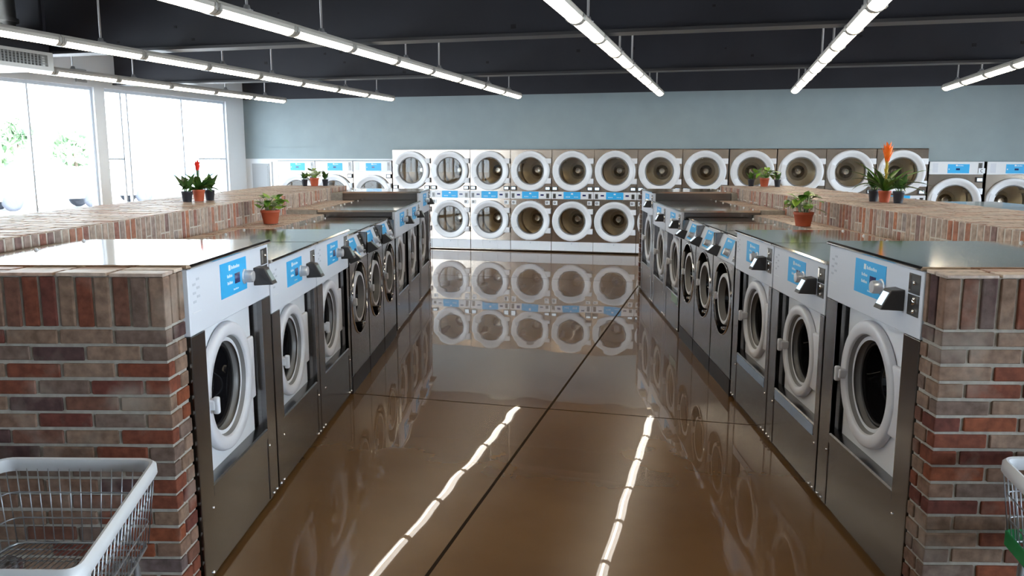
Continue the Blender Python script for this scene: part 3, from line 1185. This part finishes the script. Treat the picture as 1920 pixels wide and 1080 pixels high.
ROW = [('T', 3.222), ('M', 4.268), ('M', 5.215), ('S', 6.185), ('S', 6.905), ('S', 7.625), ('M', 8.40), ('M', 9.345), ('T', 10.315)]
KN = {'T': 'large', 'M': 'mid-sized', 'S': 'small slant-panel'}
STRIPS = []
for side, xf, nm in (('L', -1.364, 'left'), ('R', 1.56, 'right')):
    for k, (kd, y) in enumerate(ROW):
        pos = 'nearest the camera' if k == 0 else ('at the far end' if k == 8 else '%s from the camera' % ORD[k])
        tw = place_washer(kd, side, y, '%s steel front-load washer, %s in the %s row' % (KN[kd], pos, nm), 'washers in the %s row' % nm, xf)
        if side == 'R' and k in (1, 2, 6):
            STRIPS.append((tw, k))
for tw, k in STRIPS:      # sky reflection painted as strips under two right-hand doors, tape on a third
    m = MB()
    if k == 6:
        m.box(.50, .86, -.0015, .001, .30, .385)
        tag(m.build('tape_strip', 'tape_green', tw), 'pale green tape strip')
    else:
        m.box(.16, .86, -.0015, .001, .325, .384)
        tag(m.build('sill_reflection', 'sill_sky_blue', tw), 'pale blue painted sky reflection on the sill')
# machines on the hidden side of the counters: only their lids peep over the spine
for k in range(3):
    place_washer('T', 'L', 5.0 + 1.04 * k, 'washer behind the right brick spine, %s, only its lid showing' % ['nearest', 'middle', 'farthest'][k], 'washers behind the right counter', 2.60 + .955 + .97, False)
for k in range(3):
    place_washer('T', 'R', 3.3 + 1.04 * k, 'washer behind the left brick spine, %s, only its lid showing' % ['nearest', 'middle', 'farthest'][k], 'washers behind the left counter', -(2.48 + .955 + .97), False)


# ================================================================== dryers
def dryer_door(t, cu, cz, R, r, w):
    m = MB()
    m.lathe([(R * .98, .0), (R, -.012), (R, -.05), (R * .985, -.066), (R * .95, -.072), (r + (R - r) * .55, -.068), (r + (R - r) * .35, -.05), (r + .012, -.035), (r, -.03), (r, .0)], (cu, 0, cz), 'y', 64)
    dd = m.build('dryer_door', 'white', t, 50)
    m = MB()
    m.lathe([(r + .006, -.028), (r - .012, -.034), (r - .020, -.028), (r - .020, -.0)], (cu, 0, cz), 'y', 56)
    m.build('door_gasket', 'grey_plastic', dd, 50)
    m = MB()
    m.lathe([(r - .01, -.022), (r * .6, -.026), (0, -.028)], (cu, 0, cz), 'y', 48)
    m.build('door_glass', 'door_glass', dd, 60)
    m = MB()   # grip plate at the left inner edge
    a0, a1 = PI - .42, PI + .42
    pts = []
    for k in range(9):
        a = a0 + (a1 - a0) * k / 8
        pts.append((cu + (r + .075) * math.cos(a), cz + (r + .075) * math.sin(a)))
    for k in range(9):
        a = a1 + (a0 - a1) * k / 8
        pts.append((cu + (r - .004) * math.cos(a), cz + (r - .004) * math.sin(a)))
    m.prism(pts, 'y', -.084, -.03)
    m.build('door_grip', 'white', dd)
    for s in (-1, 1):
        m = MB()
        z = cz + s * .19
        x0 = cu + math.sqrt(max(R * R - .19 ** 2, 0)) - .05
        m.box(x0, w - .006, -.064, -.004, z - .050, z + .050, .006, 2)
        m.build('door_hinge', 'white', dd, 50)
    # drum
    m = MB()
    m.lathe([(r - .005, .012), (r + .06, .04), (r + .07, .06), (r + .07, .62), (r + .05, .64), (.17, .64), (.165, .625), (.10, .615), (.095, .60), (.055, .60), (.05, .615), (.03, .615), (0, .60)], (cu, 0, cz), 'y', 48)
    m.mi = 1
    m.lathe([(.115, .622), (.110, .595), (.075, .575), (.070, .560), (.05, .555), (.046, .575), (.02, .578), (0, .578)], (cu, 0, cz), 'y', 32)
    for k in range(3):
        a = .5 + 2 * PI * k / 3
        ca, sa = math.cos(a), math.sin(a)
        rr = r + .068
        p0 = Vector((cu + rr * ca, .07, cz + rr * sa))
        tn = Vector((-sa, 0, ca))
        ir = Vector((-ca, 0, -sa))
        q = [p0 - tn * .05, p0 + tn * .05, p0 + ir * .06]
        q2 = [v + Vector((0, .55, 0)) for v in q]
        v1 = [m.bm.verts.new(v) for v in q]
        v2 = [m.bm.verts.new(v) for v in q2]
        fs = [m.bm.faces.new(v1), m.bm.faces.new(v2)] + [m.bm.faces.new((v1[i], v1[(i + 1) % 3], v2[(i + 1) % 3], v2[i])) for i in range(3)]
        for f__ in fs:
            f__.material_index = 1
    m.build('drum', ['drum', 'drum_hub'], t, 40)
    return dd


def small_reader(parent, u0, u1, z0, z1):
    m = MB()
    m.box(u0, u1, -.035, 0, z0, z1, .006, 2)
    m.mi = 1
    m.box(u0 + .018, u1 - .014, -.037, -.035, z0 + .018, z1 - .014)
    m.build('card_reader', ['dark_plastic', 'screen'], parent)


def make_stack_dryer():
    w = .816
    t = thing('stacked_dryer')
    cu = w / 2 - .005
    m = MB()
    m.box(.002, w - .002, 0.01, .80, 0.02, .032)
    m.box(.002, .012, 0.004, .95, .03, 1.975)
    m.box(w - .012, w - .002, 0.004, .95, .03, 1.975)
    m.box(.012, w - .012, .94, .95, .03, 1.975)
    m.box(.012, w - .012, .0, .95, 1.965, 1.978)
    holed_sheet(m, .002, w - .002, .212, 1.034, cu, .612, .276, 0.0)
    holed_sheet(m, .002, w - .002, 1.178, 1.976, cu, 1.571, .276, 0.0)
    m.build('cabinet', 'steel_warm', t)
    m = MB()
    for a, b in ((.003, w * .3), (w * .3 + .002, w * .68), (w * .68 + .002, w - .003)):
        m.box(a, b, -.004, .02, .035, .21, .003, 1)
    m.mi = 1
    m.lathe([(0, -.012), (.008, -.010), (.010, -.004)], (w * .49, 0, .175), 'y', 10)
    m.build('kick_plate', ['white', 'print_grey'], t)
    dryer_door(t, cu, .612, .383, .268, w)
    dryer_door(t, cu, 1.571, .383, .268, w)
    m = MB()
    m.box(.003, w - .003, -.03, .02, 1.036, 1.176, .004, 1)
    p = m.build('control_panel', 'white', t)
    m = MB()
    m.box(cu - .165, cu + .165, -.033, -.030, 1.038, 1.174)
    m.mi = 1
    m.box(cu - .02, cu + .02, -.034, -.033, 1.125, 1.15)
    for s in (-1, 1):
        for q in range(3):
            m.box(cu + s * (.05 + .03 * q) - .008, cu + s * (.05 + .03 * q) + .008, -.034, -.033, 1.07, 1.086)
    m.mi = 2
    for s in (-1, 1):
        m.box(cu + s * .235 - .032, cu + s * .235 + .032, -.034, -.030, 1.095, 1.125)
    m.build('label_sticker', ['blue', 'label_white', 'display'], p)
    for s in (-1, 1):
        m = MB()
        m.box(cu + s * .345 - .028, cu + s * .345 + .028, -.034, -.030, 1.05, 1.14)
        m.mi = 1
        m.box(cu + s * .345 - .004, cu + s * .345 + .004, -.037, -.034, 1.08, 1.12)
        m.build('coin_slot', ['plate', 'black'], p)
    for s in (-1, 1):
        small_reader(t, cu + s * .34 - .055, cu + s * .34 + .055, 1.196, 1.275)
        m = MB()
        m.box(cu + s * .335 - .045, cu + s * .335 + .045, -.012, 0, .92, 1.0, .004, 1)
        m.mi = 1
        m.box(cu + s * .335 - .028, cu + s * .335 + .012, -.0135, -.012, .945, .982)
        m.mi = 0
        m.box(cu + s * .335 - .018, cu + s * .335 + .002, -.015, -.0135, .957, .972)
        m.build('price_sign', ['white', 'plinth'], t)
    return t


def make_single_dryer():
    w = .845
    t = thing('tumble_dryer')
    cu = w / 2
    cz = 1.07
    m = MB()
    m.box(.002, .012, 0.004, 1.0, .03, 1.755)
    m.box(w - .012, w - .002, 0.004, 1.0, .03, 1.755)
    m.box(.012, w - .012, .99, 1.0, .03, 1.755)
    m.box(.012, w - .012, .02, 1.0, 1.745, 1.757)
    m.box(.002, w - .002, .01, 1.0, .02, .03)
    holed_sheet(m, .002, w - .002, .16, 1.538, cu, cz, .31, 0.0)
    m.build('cabinet', 'steel_warm', t)
    m = MB()
    m.box(.003, w - .003, -.004, .02, .03, .158, .003, 1)
    m.build('kick_plate', 'white', t)
    dryer_door(t, cu, cz, .415, .30, w)
    m = MB()
    m.box(.002, w - .002, -.012, .02, 1.541, 1.757, .004, 1)
    m.mi = 1
    m.box(.05, .05 + .085, -.0135, -.012, 1.57, 1.73)
    p = m.build('control_panel', ['white', 'panel'], t)
    m = MB()
    m.box(.285, .62, -.0145, -.012, 1.562, 1.715)
    m.mi = 1
    m.box(.41, .435, -.0155, -.0145, 1.68, 1.705)
    text_strokes(m, .44, 1.682, .09, .016, 8, -.0145)
    m.box(.30, .315, -.0155, -.0145, 1.62, 1.64)
    m.mi = 2
    m.box(.415, .475, -.0155, -.0145, 1.615, 1.645)
    m.build('label_sticker', ['blue', 'label_white', 'display'], p)
    m = MB()
    m.box(.755, .815, -.016, -.012, 1.565, 1.735)
    m.mi = 1
    m.box(.78, .786, -.019, -.016, 1.66, 1.71)
    m.build('coin_slot', ['plate', 'black'], p)
    small_reader(t, .73, .84, 1.41, 1.495)
    return t


YD = 15.59
sd0 = make_stack_dryer()
TX = [-6.62, -5.80, -4.975, -4.152, -3.33, -2.512, -1.692, -0.868, -0.035, 0.795, 1.618, 2.445]
for k, x in enumerate(TX):
    t = sd0 if k == 0 else copy_tree(sd0)
    t.location = (x, YD, 0)
    pos = 'leftmost' if k == 0 else ('rightmost' if k == 11 else ORD[k] + ' from left')
    tag(t, 'tall double-door steel dryer, %s of the twelve along the far wall' % pos, 'dryer', 'stacked dryers on the far wall')
td0 = make_single_dryer()
for k, (x, lab) in enumerate([(-9.20, 'leftmost of three left of the tall dryers'), (-8.345, 'middle one of three left of the tall dryers'), (-7.487, 'just left of the tall dryers'),
                              (3.285, 'just right of the tall dryers with the C card'), (4.175, 'second to the right of the tall dryers'), (5.07, 'third to the right of the tall dryers')]):
    t = td0 if k == 0 else copy_tree(td0)
    t.location = (x, YD, 0)
    tag(t, 'shorter single-door dryer, ' + lab, 'dryer', 'single-door dryers on the far wall')
# the card reading C taped below a coin slot
m = MB()
m.box(4.045, 4.145, YD - .0215, YD - .0195, 1.562, 1.648)
m.mi = 1
pts = []
for k in range(15):
    a = math.radians(55 + 250 * k / 14)
    pts.append((4.098 + .024 * math.cos(a), 1.604 + .028 * math.sin(a)))
for k in range(14, -1, -1):
    a = math.radians(55 + 250 * k / 14)
    pts.append((4.098 + .016 * math.cos(a), 1.604 + .020 * math.sin(a)))
for k in range(14):
    q = [pts[k], pts[k + 1], pts[28 - k], pts[29 - k]]
    m.prism(q, 'y', YD - .0225, YD - .0213)
tag(m.build('paper_card', ['label_white', 'black']), 'small white card reading C on the dryer panel at right', 'card')


# ================================================================== plants
def leaf(m, base, direction, length, width, droop=0.3, n=5, fold=0.15, up=Vector((0, 0, 1)), tip=1.0):
    d_ = Vector(direction).normalized()
    side = d_.cross(up)
    if side.length < 1e-3:
        side = Vector((1, 0, 0))
    side.normalize()
    prev = None
    p = Vector(base)
    cur = d_.copy()
    for k in range(n + 1):
        s = k / n
        wd = width * (math.sin(PI * (0.08 + 0.92 * s) ** 0.75) if k < n else 0.02)
        nrm = side.cross(cur).normalized()
        row = [m.bm.verts.new(p - side * wd * .5 + nrm * fold * wd * .5), m.bm.verts.new(p), m.bm.verts.new(p + side * wd * .5 + nrm * fold * wd * .5)]
        if prev:
            for i in range(2):
                f_ = m.bm.faces.new((prev[i], prev[i + 1], row[i + 1], row[i]))
                f_.material_index = m.mi
                f_.smooth = True
        prev = row
        cur = (cur + Vector((0, 0, -droop / n))).normalized()
        p = p + cur * (length / n)


def make_pot(t, mt, rt, h):
    m = MB()
    rb_ = rt * .72
    m.lathe([(0, 0), (rb_, 0), (rb_ + (rt - rb_) * .78, h * .80), (rt * .955, h * .81), (rt, h * .84), (rt, h), (rt * .93, h), (rt * .9, h * .86), (0, h * .86)], (0, 0, 0), 'z', 32)
    m.build('pot', mt, t, 40)
    m = MB()
    m.lathe([(rt * .905, h * .87), (rt * .5, h * .90), (0, h * .91)], (0, 0, 0), 'z', 20)
    m.build('soil', 'soil', t, 60)


def vine_plant(label, loc, rt, h, spread, tall, seed, group, reach=(0, 0)):
    rr = random.Random(seed)
    t = thing('potted_pothos', label, 'potted plant', loc, 0, group)
    make_pot(t, 'terracotta', rt, h)
    st = MB()
    lf = MB()
    for k in range(40):
        a = rr.uniform(0, 2 * PI)
        rad = rr.uniform(.25, 1.0) * spread
        p0 = Vector((math.cos(a) * rt * .4, math.sin(a) * rt * .4, h * .9))
        p2 = Vector((math.cos(a) * rad + reach[0] * rr.random(), math.sin(a) * rad + reach[1] * rr.random(), h + rr.uniform(.15, 1.0) * tall * (1.15 - .55 * rad / spread)))
        p1 = (p0 + p2) / 2 + Vector((0, 0, tall * .25))
        st.tube([p0, (p0 + p1) / 2 + Vector((0, 0, .004)), p1, p2], .0022, 5)
        lf.mi = 0 if rr.random() < .5 else (1 if rr.random() < .75 else 2)
        dd = Vector((math.cos(a + rr.uniform(-.9, .9)), math.sin(a + rr.uniform(-.9, .9)), rr.uniform(-.4, .9)))
        leaf(lf, p2 - dd.normalized() * .01, dd, rr.uniform(.65, 1.1) * spread * .8, rr.uniform(.55, .8) * spread * .85, rr.uniform(.3, .9), 5, rr.uniform(-.2, .5))
    st.build('stems', 'leaf_pale', t)
    lf.build('leaves', ['leaf_light', 'leaf_mid', 'leaf_pale'], t)
    return t


def zz_plant(label, loc, rt, h, tall, seed, group, mt='leaf_dark'):
    rr = random.Random(seed)
    t = thing('potted_seedling', label, 'potted plant', loc, 0, group)
    make_pot(t, 'pot_black', rt, h)
    st = MB()
    lf = MB()
    for k in range(9):
        a = 2 * PI * k / 9 + rr.uniform(-.3, .3)
        lean = rr.uniform(.2, .62)
        L = tall * rr.uniform(.6, 1.0)
        dv = Vector((math.cos(a) * lean, math.sin(a) * lean, 1)).normalized()
        p0 = Vector((math.cos(a) * rt * .25, math.sin(a) * rt * .25, h * .88))
        p1 = p0 + dv * L * .45
        st.tube([p0, p0 + dv * L * .25, p1], .0025, 5)
        leaf(lf, p0 + dv * L * .25, dv + Vector((0, 0, .1)), L * .8, L * .38, .35, 5, .35)
        for s in (-1, 1):
            sd = Vector((-math.sin(a), math.cos(a), .4)) * s + dv * .6
            leaf(lf, p0 + dv * L * .3, sd, L * .42, L * .2, .4, 4, .3)
    st.build('stems', 'leaf_mid', t)
    lf.build('leaves', mt, t)
    return t


def bromeliad(label, loc, rt, h, tall, leaf_len, leaf_w, bloom, seed, group, rz=0.0):
    rr = random.Random(seed)
    t = thing('potted_bromeliad', label, 'potted plant', loc, rz, group)
    make_pot(t, 'terracotta', rt, h)
    lf = MB()
    for k in range(18):
        a = 2 * PI * k / 18 * 2.4 + rr.uniform(-.2, .2)
        up_ = rr.uniform(.6, 2.4)
        lf.mi = 0 if rr.random() < .55 else 1
        leaf(lf, (math.cos(a) * rt * .2, math.sin(a) * rt * .2, h * .9), (math.cos(a), math.sin(a), up_), leaf_len * rr.uniform(.7, 1.1), leaf_w, rr.uniform(.9, 1.6), 9, .5)
    lf.build('leaves', ['leaf_mid', 'leaf_dark'], t)
    st = MB()
    st.tube([(0, 0, h * .9), (0.002, 0, h + tall * .35), (0, 0, h + tall * .62)], [.011, .010, .012], 8)
    for k in range(6):
        a = k * 2.4
        leaf(st, (0, 0, h + tall * (.2 + .07 * k)), (math.cos(a) * .3, math.sin(a) * .3, 1), tall * .2, tall * .07, .1, 4, .4)
    st.build('stem', 'bloom_yellow' if bloom == 'bloom_orange' else 'leaf_dark', t, 60)
    fl_ = MB()
    for k in range(22):
        a = k * 2.4
        q = k / 22
        o_ = .50 - .38 * q
        leaf(fl_, (0, 0, h + tall * (.53 + .08 * q)), (math.cos(a) * o_, math.sin(a) * o_, 1), tall * (.31 + .08 * q), tall * .10, -.35 if q < .4 else .2, 5, .5)
    fl_.build('flower', bloom, t)
    return t


ZL, ZS = 1.259, SPINEZ + .003
gl = 'potted plants on the brick counters'
vine_plant('variegated pothos in terracotta pot on the low brick ledge behind left washers', W(-2.25, 7.13, ZL), .083, .118, .115, .16, 3, gl, (.08, 0))
vine_plant('variegated pothos in terracotta pot on the low brick ledge behind right washers', W(2.315, 6.955, ZL), .083, .118, .125, .17, 8, gl, (0, 0))
bromeliad('red-flowered bromeliad in terracotta pot by the windows on left spine', W(-2.865, 7.12, ZS), .052, .10, .27, .20, .055, 'bloom_red', 5, gl)
zz_plant('leafy plant in black pot left of the red bromeliad', W(-2.915, 6.99, ZS), .048, .092, .18, 11, gl)
zz_plant('leafy plant in black pot half hidden right behind red bromeliad', W(-2.82, 7.25, ZS), .045, .092, .19, 12, gl)
vine_plant('pale-leaved pothos in terracotta pot on far end of left spine', W(-2.84, 10.93, ZS), .062, .108, .10, .12, 21, gl)
zz_plant('small dark plant in black pot left of the far-left pothos', W(-2.97, 10.93, ZS), .041, .088, .13, 13, gl)
zz_plant('small dark plant in black pot right of the far-left pothos', W(-2.71, 10.98, ZS), .041, .088, .135, 14, gl)
vine_plant('bushy green pothos in terracotta pot on far end of right spine', W(3.08, 10.85, ZS), .062, .11, .13, .15, 22, gl)
zz_plant('small lime-tipped plant in black pot left of the far-right pothos', W(2.935, 10.95, ZS), .043, .092, .12, 15, gl, 'leaf_mid')
zz_plant('small dark plant in black pot right of the far-right pothos', W(3.22, 10.75, ZS), .043, .092, .13, 16, gl)
bromeliad('tall orange-flowered bromeliad in terracotta pot on the right spine', W(3.02, 7.05, ZS), .052, .098, .42, .38, .045, 'bloom_orange', 9, gl)
zz_plant('dark leafy plant in black pot left of the orange bromeliad', W(2.99, 7.20, ZS), .046, .098, .19, 17, gl)
zz_plant('dark leafy plant in black pot right of the orange bromeliad', W(3.075, 6.91, ZS), .047, .10, .19, 18, gl)


# ================================================================== laundry carts
def make_cart(label, loc, green):
    t = thing('laundry_cart', label, 'laundry cart', loc, TH, 'wire laundry carts')
    ZR, ZBo = .712, .41
    def quad(z, k):
        # tapered plan: narrow at the far end; k shrinks towards the floor of the basket
        return [(-.28 * k, 2.86 - .05 * (1 - k) * 4), (.28 * k, 2.86 - .05 * (1 - k) * 4), (.44 * k, 2.04 + .05 * (1 - k) * 4), (-.44 * k, 2.04 + .05 * (1 - k) * 4)]
    top, bot = quad(ZR, 1.0), quad(ZBo, .88)
    def rounded(q, z, rad=.05, n=5):
        out = []
        m_ = len(q)
        for i in range(m_):
            p, a, b = Vector((*q[i], 0)), Vector((*q[i - 1], 0)), Vector((*q[(i + 1) % m_], 0))
            da, db = (a - p).normalized() * rad, (b - p).normalized() * rad
            for k in range(n + 1):
                s = k / n
                pt = (p + da) * (1 - s) ** 2 + p * 2 * s * (1 - s) + (p + db) * s * s
                out.append((pt.x, pt.y, z))
        return out
    # rim: wide flat white moulding
    m = MB()
    rt_ = rounded(top, ZR)
    ctr = Vector((0, 2.45, 0))
    rows = []
    for (dz, do) in ((.018, -.006), (.022, .004), (.012, .016), (-.020, .018), (-.032, .010), (-.03, 0), (.0, -.008)):
        ring = []
        for i, p in enumerate(rt_):
            v = Vector(p)
            n_ = len(rt_)
            tg = Vector(rt_[(i + 1) % n_]) - Vector(rt_[i - 1])
            nr = Vector((tg.y, -tg.x, 0)).normalized()
            if nr.dot(v - ctr) < 0:
                nr = -nr
            ring.append(m.bm.verts.new(v + nr * do + Vector((0, 0, dz))))
        rows.append(ring)
    for a in range(len(rows)):
        A, B = rows[a], rows[(a + 1) % len(rows)]
        for i in range(len(A)):
            f_ = m.bm.faces.new((A[i], A[(i + 1) % len(A)], B[(i + 1) % len(A)], B[i]))
            f_.smooth = True
    m.build('rim', 'cart_white', t, 60)
    # wire basket
    m = MB()
    def lerp(a, b, s):
        return Vector((a[0] + (b[0] - a[0]) * s, a[1] + (b[1] - a[1]) * s, 0))
    for i in range(4):
        a, b = top[i], top[(i + 1) % 4]
        c_, d_ = bot[i], bot[(i + 1) % 4]
        L = (Vector(a) - Vector(b)).length
        n_ = int(L / .0385)
        for k in range(n_ + 1):
            s = k / n_
            p, q = lerp(a, b, s), lerp(c_, d_, s)
            p.z, q.z = ZR, ZBo
            m.tube([p, q], .0022, 5)
    for s in (.36, .68, .995):
        z = ZR + (ZBo - ZR) * s
        q = [(top[i][0] + (bot[i][0] - top[i][0]) * s, top[i][1] + (bot[i][1] - top[i][1]) * s) for i in range(4)]
        m.tube(rounded(q, z, .04), .003 if s < .9 else .0055, 6, True)
    for k in range(24):
        s = (k + .5) / 24
        p, q = lerp(bot[0], bot[1], s), lerp(bot[3], bot[2], s)
        p.z = q.z = ZBo
        m.tube([p, q], .0022, 5)
    for k in range(9):
        s = (k + .5) / 9
        p, q = lerp(bot[0], bot[3], s), lerp(bot[1], bot[2], s)
        p.z = q.z = ZBo - .004
        m.tube([p, q], .0026, 5)
    m.build('wire_basket', 'wire', t)
    m = MB()
    for i in range(4):
        x, y = bot[i]
        x *= .92
        y += .03 if i >= 2 else -.03
        pass
    for s in (-1, 1):
        xf, yf, xn, yn = s * .225, 2.78, s * .36, 2.13
        m.tube([(xf * .9, yf - .10, ZBo - .012), (xf * .98, yf - .04, ZBo - .012), (xf, yf - .01, ZBo - .03), (xf, yf, ZBo - .07), (xf, yf + .01, .12)], .012, 10)
        m.tube([(xn * .9, yn + .12, ZBo - .012), (xn, yn + .04, ZBo - .02), (xn, yn, ZBo - .07), (xn, yn - .01, .12)], .012, 10)
        m.tube([(xf, yf + .008, .16), (xn, yn - .008, .16)], .010, 8)
        m.tube([(xf * .9, yf - .10, ZBo - .012), (xn * .9, yn + .12, ZBo - .012)], .010, 8)
    m.tube([(-.225, 2.788, .16), (.225, 2.788, .16)], .010, 8)
    m.tube([(-.36, 2.122, .16), (.36, 2.122, .16)], .010, 8)
    m.build('frame', 'wire', t, 60)
    for s in (-1, 1):
        for (x, y) in ((s * .225, 2.79), (s * .36, 2.12)):
            m = MB()
            m.lathe([(0, -.015), (.03, -.015), (.048, -.011), (.05, 0), (.048, .011), (.03, .015), (0, .015)], (x, y, .05), 'x', 18)
            m.box(x - .02, x - .017, y - .015, y + .015, .045, .125)
            m.box(x + .017, x + .02, y - .015, y + .015, .045, .125)
            m.box(x - .02, x + .02, y - .015, y + .015, .115, .13)
            m.build('caster', 'rubber', t)
    if green:
        m = MB()
        a, b = bot[0], bot[3]
        for q0, q1 in ((bot[0], bot[3]), (bot[0], bot[1])):
            p, q = Vector((*q0, 0)), Vector((*q1, 0))
            tn = (q - p).normalized()
            nr = Vector((tn.y, -tn.x, 0))
            if nr.dot((p + q) / 2 - ctr) < 0:
                nr = -nr
            pts = [p + nr * .008, q + nr * .008, q + nr * .014, p + nr * .014]
            v0 = [m.bm.verts.new(Vector((v.x, v.y, ZBo - .01))) for v in pts]
            v1 = [m.bm.verts.new(Vector((v.x, v.y, ZBo + .045))) for v in pts]
            m.bm.faces.new(v0)
            m.bm.faces.new(v1)
            for i in range(4):
                m.bm.faces.new((v0[i], v0[(i + 1) % 4], v1[(i + 1) % 4], v1[i]))
        m.build('bumper_strip', 'green', t)
    return t


make_cart('wire laundry cart with white rim in front of the left brick wall', W(-1.655, 0.0), False)
make_cart('wire laundry cart with white rim and green strip at the right edge', W(2.045, 0.08), True)
